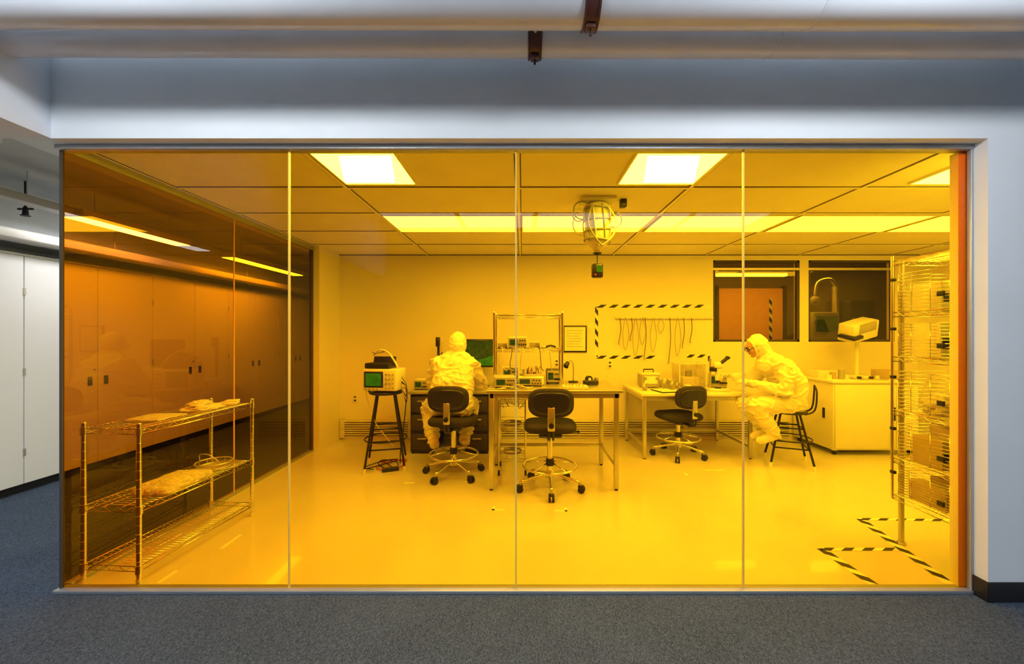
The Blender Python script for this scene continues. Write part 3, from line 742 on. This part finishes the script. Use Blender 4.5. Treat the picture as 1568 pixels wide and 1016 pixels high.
for k in range(5):
    zb=tz_[k+1]; h=(tz_[k]-zb)
    o=Obj('rack_contents'); 
    kind='bbcmb'[k]
    if kind=='c':
        o.blob((2.72,.29,zb+.004+.022),(.22,.13,.062),M_cloth,20,.25,3); o.blob((2.6,.30,zb+.07),(.1,.1,.06),M_bag,22,.3,3)
    else:
        x=2.47
        while x<2.88:
            w=.07+.08*random.random(); hh=h*(.35+.4*random.random())
            m=random.choice([M_card,M_white,M_grey,M_bag,M_paper]); d=.16+.1*random.random()
            o.bb(x,x+w-.01,.29-d/2,.29+d/2,zb+.004,zb+.004+hh,m,bev=.004); 
            if random.random()>.4: o.bb(x+.01,x+w-.02,.29-d/2-.003,.29-d/2,zb+hh*.3,zb+hh*.6,M_blackp)
            x+=w
    o.done()

# ---------------------------------------------------------------- ceiling hose reel
o=Obj('ceiling_hose_reel'); o.at(.58,.95,0)
o.box((0,0,CH-.015),(.26,.2,.03),M_white,bev=.006); o.box((.2,0,CH-.03),(.05,.06,.06),M_blackp,bev=.006)
o.lathe([(.001,-.03),(.07,-.03),(.095,-.06),(.10,-.2),(.092,-.33),(.07,-.355),(.001,-.36)],M_bag,c=(0,0,CH),n=28)
for i in range(9):
    a=i*.7; o.tube([(.102*math.cos(a),.102*math.sin(a),CH-.06),(.108*math.cos(a+.15),.108*math.sin(a+.15),CH-.2),(.097*math.cos(a+.3),.097*math.sin(a+.3),CH-.33)],.006,[M_white,M_grey][i%2],n=6,sub=4)
for i in range(4): o.ring((0,0,CH-.08-.08*i),.104,.006,M_grey,n=28,k=6,rot=(.1*math.sin(i),.1*math.cos(i*2),0))
for k,(dx,R) in enumerate(((-.13,.062),(-.15,.045),(.13,.055),(-.11,.08))):
    o.tube([(dx+R*math.cos(a/16*2*math.pi),-.06+.02*k,CH-.10-.03*k+R*1.1*math.sin(a/16*2*math.pi)) for a in range(16)],.006,[M_grey,M_white][k%2],n=6,closed=True)
o.tube([(-.06,-.10,CH-.08),(-.09,-.12,CH-.2),(-.05,-.12,CH-.3),(.02,-.08,CH-.37)],.007,M_grey,sub=5)
o.tube([(.06,-.10,CH-.08),(.12,-.10,CH-.18),(.1,-.10,CH-.3),(.02,-.06,CH-.37)],.007,M_white,sub=5)
o.lathe([(.001,-.41),(.018,-.41),(.03,-.395),(.05,-.375),(.07,-.36),(.07,-.35),(.001,-.35)],M_bag,c=(0,0,CH),n=24)
o.cyl((0,0,CH-.43),(0,0,CH-.40),.015,M_black,n=12); o.ring((0,0,CH-.415),.03,.005,M_black,n=20,k=6)
o.cyl((0,0,CH-.50),(0,0,CH-.42),.004,M_black,n=6)
o.box((0,0,CH-.55),(.085,.06,.11),M_blackp,bev=.012); o.box((.01,-.033,CH-.54),(.045,.004,.05),M_green); o.cyl((-.02,-.03,CH-.585),(-.02,-.038,CH-.585),.008,M_red,n=10)
o.done()

# ---------------------------------------------------------------- people
def organic(name,chains,ells,m,voxel,parent,smooth=6,joints=None,amp=.008):
    o=Obj(name)
    for ch in chains:
        for i,(p,r) in enumerate(ch):
            o.ball(p,r,m,nu=18,nv=12)
            if i+1<len(ch):
                q,r2=ch[i+1]
                if (V(q)-V(p)).length>1e-4: o.cyl(p,q,r,m,r2=r2,n=18)
    for (c,r,B) in ells: o.ball(c,r,m,nu=24,nv=16,B=B)
    ob=o.done(parent)
    bm=bmesh.new(); bm.from_mesh(ob.data); bmesh.ops.remove_doubles(bm,verts=bm.verts,dist=1e-6); bmesh.ops.recalc_face_normals(bm,faces=bm.faces); bm.to_mesh(ob.data); bm.free()
    rm=ob.modifiers.new('remesh','REMESH'); rm.mode='VOXEL'; rm.voxel_size=voxel; rm.use_smooth_shade=True
    sm=ob.modifiers.new('smooth','SMOOTH'); sm.factor=.5; sm.iterations=smooth
    if joints:
        dg=bpy.context.evaluated_depsgraph_get(); dg.update()
        me=bpy.data.meshes.new_from_object(ob.evaluated_get(dg)); ob.modifiers.clear(); ob.data=me
        nor=[v.normal.copy() for v in me.vertices]
        for v,nn in zip(me.vertices,nor):
            p=v.co
            w=0.
            for (j,rad) in joints: w=max(w,math.exp(-((p-j).length/rad)**2))
            q=V((p.x*7,p.y*7,p.z*15))
            q+=V((noise.noise(p*6),noise.noise(p*6+V((9,0,0))),noise.noise(p*6+V((0,9,0)))))*1.1
            r=1-min(1,abs(noise.noise(q))*3.2); r=r*r
            q2=V((p.x*13,p.y*10,p.z*6))+V((5,noise.noise(p*5)*2,0))
            r2=1-min(1,abs(noise.noise(q2))*3.0); r2=r2*r2
            d=amp*((.35+1.0*w)*(r-.3)+(.35)*(r2-.25)) + .006*noise.noise(p*8)
            v.co=p+nn*d
        for pl in me.polygons: pl.use_smooth=True
        me.update()
    return ob
def hand(chains,ells,W,f,nrm,thumb,curl=.45):
    W=V(W); f=V(f).normalized(); nrm=V(nrm); nrm=(nrm-f*nrm.dot(f)).normalized(); s=f.cross(nrm).normalized()
    if s.dot(V(thumb))<0: s=-s
    B=Matrix((f,s,nrm)).transposed()
    ells.append((W+f*.048,(.052,.040,.016),B))
    chains.append([(W-f*.02,.026),(W+f*.02,.024)])
    for off,L in ((.030,.066),(.0105,.076),(-.0095,.070),(-.029,.054)):
        p=W+f*.082+s*off; d=(f+s*off*4).normalized(); ch=[(p-f*.02,.0095)]; ang=0
        for k,fr in enumerate((.45,.32,.23)):
            ch.append((p,.0088-.0008*k)); ang+=curl*(1+.3*k)
            dd=(d*math.cos(ang)+nrm*math.sin(ang)).normalized(); p=p+dd*L*fr
        ch.append((p,.0068)); chains.append(ch)
    b=W+f*.022+s*.030
    t1=b+(f*.6+s*.65+nrm*.4).normalized()*.036; t2=t1+(f*.85+s*.25+nrm*.5).normalized()*.028
    chains.append([(b,.014),(t1,.0105),(t2,.0085)])
def person(loc,J,f,up,hands):
    E=bpy.data.objects.new('cleanroom_worker',None); scene.collection.objects.link(E); E.location=loc
    J={k:V(v) for k,v in J.items()}
    lat=(J['shL']-J['shR']).normalized(); pel,mid,ch,nk,hd=J['pel'],J['mid'],J['chest'],J['neck'],J['head']
    C=[];S=[]
    for k in (-1,-.35,.35,1):
        C.append([(pel+lat*.095*k,.122),(mid+lat*.09*k,.120),(ch+lat*.095*k,.112)])
    C.append([(J['shL'],.074),(nk-V((0,0,.05)),.080),(J['shR'],.074)])
    C.append([(ch,.115),(nk,.068),(hd-up*.03,.07)])
    C.append([(ch+V((0,0,.03)),.11),(nk-V((0,0,.02)),.085)])
    for sd in 'LR':
        sh,el,wr=J['sh'+sd],J['el'+sd],J['wr'+sd]
        C.append([(sh,.077),((sh+el)/2,.071),(el,.062),((el*.6+wr*.4),.058),(el*.12+wr*.88,.044),(wr,.030)])
        C.append([(pel+lat*(.09 if sd=='L' else -.09),.112),(J['hip'+sd],.108),((J['hip'+sd]+J['kn'+sd])/2,.098),(J['kn'+sd],.082),((J['kn'+sd]*.55+J['an'+sd]*.45),.078),(J['kn'+sd]*.22+J['an'+sd]*.78,.070),(J['an'+sd],.050)])
        a,t=J['an'+sd],J['toe'+sd]; h=a+(a-t).normalized()*.03+V((0,0,-.035))
        C.append([(a,.048),(h,.040)]); C.append([(h,.040),((h+t)/2+V((0,0,.008)),.045),(t,.036)])
    f=f.normalized(); l=up.cross(f).normalized(); u=f.cross(l).normalized()
    B=Matrix((f,l,u)).transposed()
    S.append((hd-f*.020+u*.010,(.100,.086,.112),B))
    jl=[(J[k],.13) for k in ('elL','elR','knL','knR')]+[(J[k],.11) for k in ('shL','shR','anL','anR')]+[(pel*.6+mid*.4,.17),(J['hipL'],.16),(J['hipR'],.16),((J['shL']+ch)/2-V((0,0,.06)),.1),((J['shR']+ch)/2-V((0,0,.06)),.1)]
    organic('coverall_suit',C,[],M_suit,.009,E,smooth=5,joints=jl,amp=.024)
    HC=[[(hd-f*.03-u*.03,.084),(nk+(hd-nk)*.3-f*.012,.078),(nk+V((0,0,-.01)),.098),(nk-V((0,0,.055))+(ch-nk)*.1,.120)]]
    for sg in (-1,1): HC.append([(nk,.075),(nk*.45+(J['shL'] if sg>0 else J['shR'])*.55+V((0,0,.014)),.072)])
    organic('hood',HC,S,M_suit,.007,E,smooth=4,joints=[(nk,.10)],amp=.014)
    FC=[];FS=[]
    FS.append((hd+f*.030-u*.008,(.074,.066,.096),B)); FS.append((hd+f*.050-u*.068,(.045,.044,.036),B))
    FC.append([(hd+f*.094+u*.012,.009),(hd+f*.114-u*.018,.011),(hd+f*.104-u*.026,.011)])
    for sg in (-1,1):
        FC.append([(hd+f*.109-u*.024+l*sg*.010,.008),(hd+f*.100-u*.022+l*sg*.012,.008)])
        FC.append([(hd+f*.096+u*.034+l*sg*.012,.009),(hd+f*.084+u*.036+l*sg*.045,.009)])
        FS.append((hd+f*.070-u*.025+l*sg*.035,(.028,.024,.026),B))
    FC.append([(hd+f*.094-u*.052+l*.018,.007),(hd+f*.102-u*.050,.008),(hd+f*.094-u*.052-l*.018,.007)])
    FC.append([(hd+f*.086-u*.085,.018),(hd+f*.078-u*.082,.02)])
    organic('face',FC,FS,M_skin,.0035,E,smooth=2)
    o=Obj('face_details')
    for sg in (-1,1):
        e=hd+f*.088+l*sg*.031+u*.012
        o.ball(e,.0135,M_eye,nu=14,nv=10); o.ball(e+f*.009,.007,M_iris,nu=10,nv=8)
        c=hd+f*.116+l*sg*.034+u*.010
        o.tube([c+l*(.028*math.cos(a/20*2*math.pi))+u*(.021*math.sin(a/20*2*math.pi))-f*.012*abs(math.cos(a/20*2*math.pi)) for a in range(20)],.0035,M_black,n=6,closed=True)
        o.tube([c+l*sg*.028-f*.01,hd+f*.06+l*sg*.074+u*.012,hd+f*.03+l*sg*.078+u*.010],.0035,M_black,n=6)
    o.tube([hd+f*.116+l*.008+u*.014,hd+f*.122+u*.018,hd+f*.116-l*.008+u*.014],.003,M_black,n=6)
    o.tube([hd+f*.103-u*.0515+l*.02,hd+f*.1105-u*.050,hd+f*.103-u*.0515-l*.02],.0032,M_lip,n=6,sub=3)
    o.tube([hd+f*.050+l*.072*math.cos(a/28*2*math.pi)+u*(.094*math.sin(a/28*2*math.pi)-.002) for a in range(28)],.011,M_suit,n=8,closed=True)
    for sd in 'LR':
        wr,el=J['wr'+sd],J['el'+sd]; d=(wr-el).normalized(); uu,vv=frame_from(d)
        o.tube([wr-d*.012+(uu*math.cos(a/20*6.2832)+vv*math.sin(a/20*6.2832))*.033 for a in range(20)],.006,M_suit,n=6,closed=True)
        kn,an=J['kn'+sd],J['an'+sd]; d=(an-kn).normalized(); uu,vv=frame_from(d)
        for q,rr in ((.70,.074),(.97,.050)): 
            c=kn+(an-kn)*q; o.tube([c+(uu*math.cos(a/24*6.2832)+vv*math.sin(a/24*6.2832))*rr for a in range(24)],.008,M_suit,n=6,closed=True)
    o.done(E)
    for i,(w,fd,nm,th,cu) in enumerate(hands):
        HC=[];HS=[]; hand(HC,HS,w,fd,nm,th,cu)
        organic('hand_%d'%(i+1),HC,HS,M_glove,.0032,E,smooth=1)
    return E
sz=.575
A=dict(pel=(-.70,1.80,sz+.10),mid=(-.70,1.84,sz+.29),chest=(-.695,1.93,sz+.44),neck=(-.685,2.0,1.15),head=(-.675,2.045,1.275),
 shL=(-.865,1.96,1.07),shR=(-.525,1.96,1.065),
 elL=(-.965,2.08,.86),wrL=(-.86,2.31,.79),elR=(-.435,2.08,.84),wrR=(-.56,2.34,.79),
 hipL=(-.80,1.86,sz+.085),hipR=(-.60,1.86,sz+.085),knL=(-1.0,2.13,sz+.03),knR=(-.56,2.22,sz+.03),
 anL=(-.90,1.885,.29),anR=(-.60,2.03,.29),toeL=(-.93,2.03,.245),toeR=(-.62,2.18,.25))
person((-.70,1.80,.3),A,V((.02,1,-.35)),V((0,.3,1)),
 [((-.855,2.335,.785),(.25,1,-.10),(0,-.2,-1),(1,0,0),.22),((-.565,2.365,.785),(-.2,1,-.10),(0,-.2,-1),(-1,0,0),.22)])
Bz=.575
yB=2.12
Bj=dict(pel=(2.83,yB,Bz+.11),mid=(2.85,yB,Bz+.28),chest=(2.75,yB+.01,.98),neck=(2.62,yB+.02,1.13),head=(2.515,yB+.03,1.255),
 shL=(2.71,yB-.17,1.04),shR=(2.71,yB+.20,1.04),
 elL=(2.66,yB-.22,.80),wrL=(2.43,yB-.02,.86),elR=(2.60,yB+.27,.84),wrR=(2.40,yB+.30,.90),
 hipL=(2.79,yB-.10,Bz+.095),hipR=(2.79,yB+.10,Bz+.095),knL=(2.41,yB-.13,.625),knR=(2.43,yB+.10,.61),
 anL=(2.63,yB-.10,.335),anR=(2.66,yB+.08,.335),toeL=(2.46,yB-.12,.275),toeR=(2.49,yB+.06,.275))
person((2.83,yB,.3),Bj,V((-1,.12,-.5)),V((-.4,0,1)),
 [((2.41,yB-.005,.865),(-.75,.6,.15),(-.1,.5,-.6),(0,.2,1),.5),((2.38,yB+.305,.905),(-1,.1,-.1),(0,-.5,-.6),(0,-.5,1),.5)])
stool('lab_stool',2.83,2.11,-.4,Bz,.27,M_black,M_blackp,.20,back=True)

# ---------------------------------------------------------------- world, camera
w=bpy.data.worlds.new('World'); scene.world=w; w.use_nodes=True
bg=w.node_tree.nodes['Background']; bg.inputs[0].default_value=(.66,.82,1.,1); bg.inputs[1].default_value=.14
cam=bpy.data.cameras.new('Camera'); co=bpy.data.objects.new('Camera',cam); scene.collection.objects.link(co)
co.location=(0,-2.165,1.38); co.rotation_euler=(math.pi/2,0,0)
cam.sensor_fit='HORIZONTAL'; cam.sensor_width=36; cam.lens=36*615/1568; cam.shift_x=-16/1568; cam.shift_y=3/1568; cam.clip_start=.05
scene.camera=co
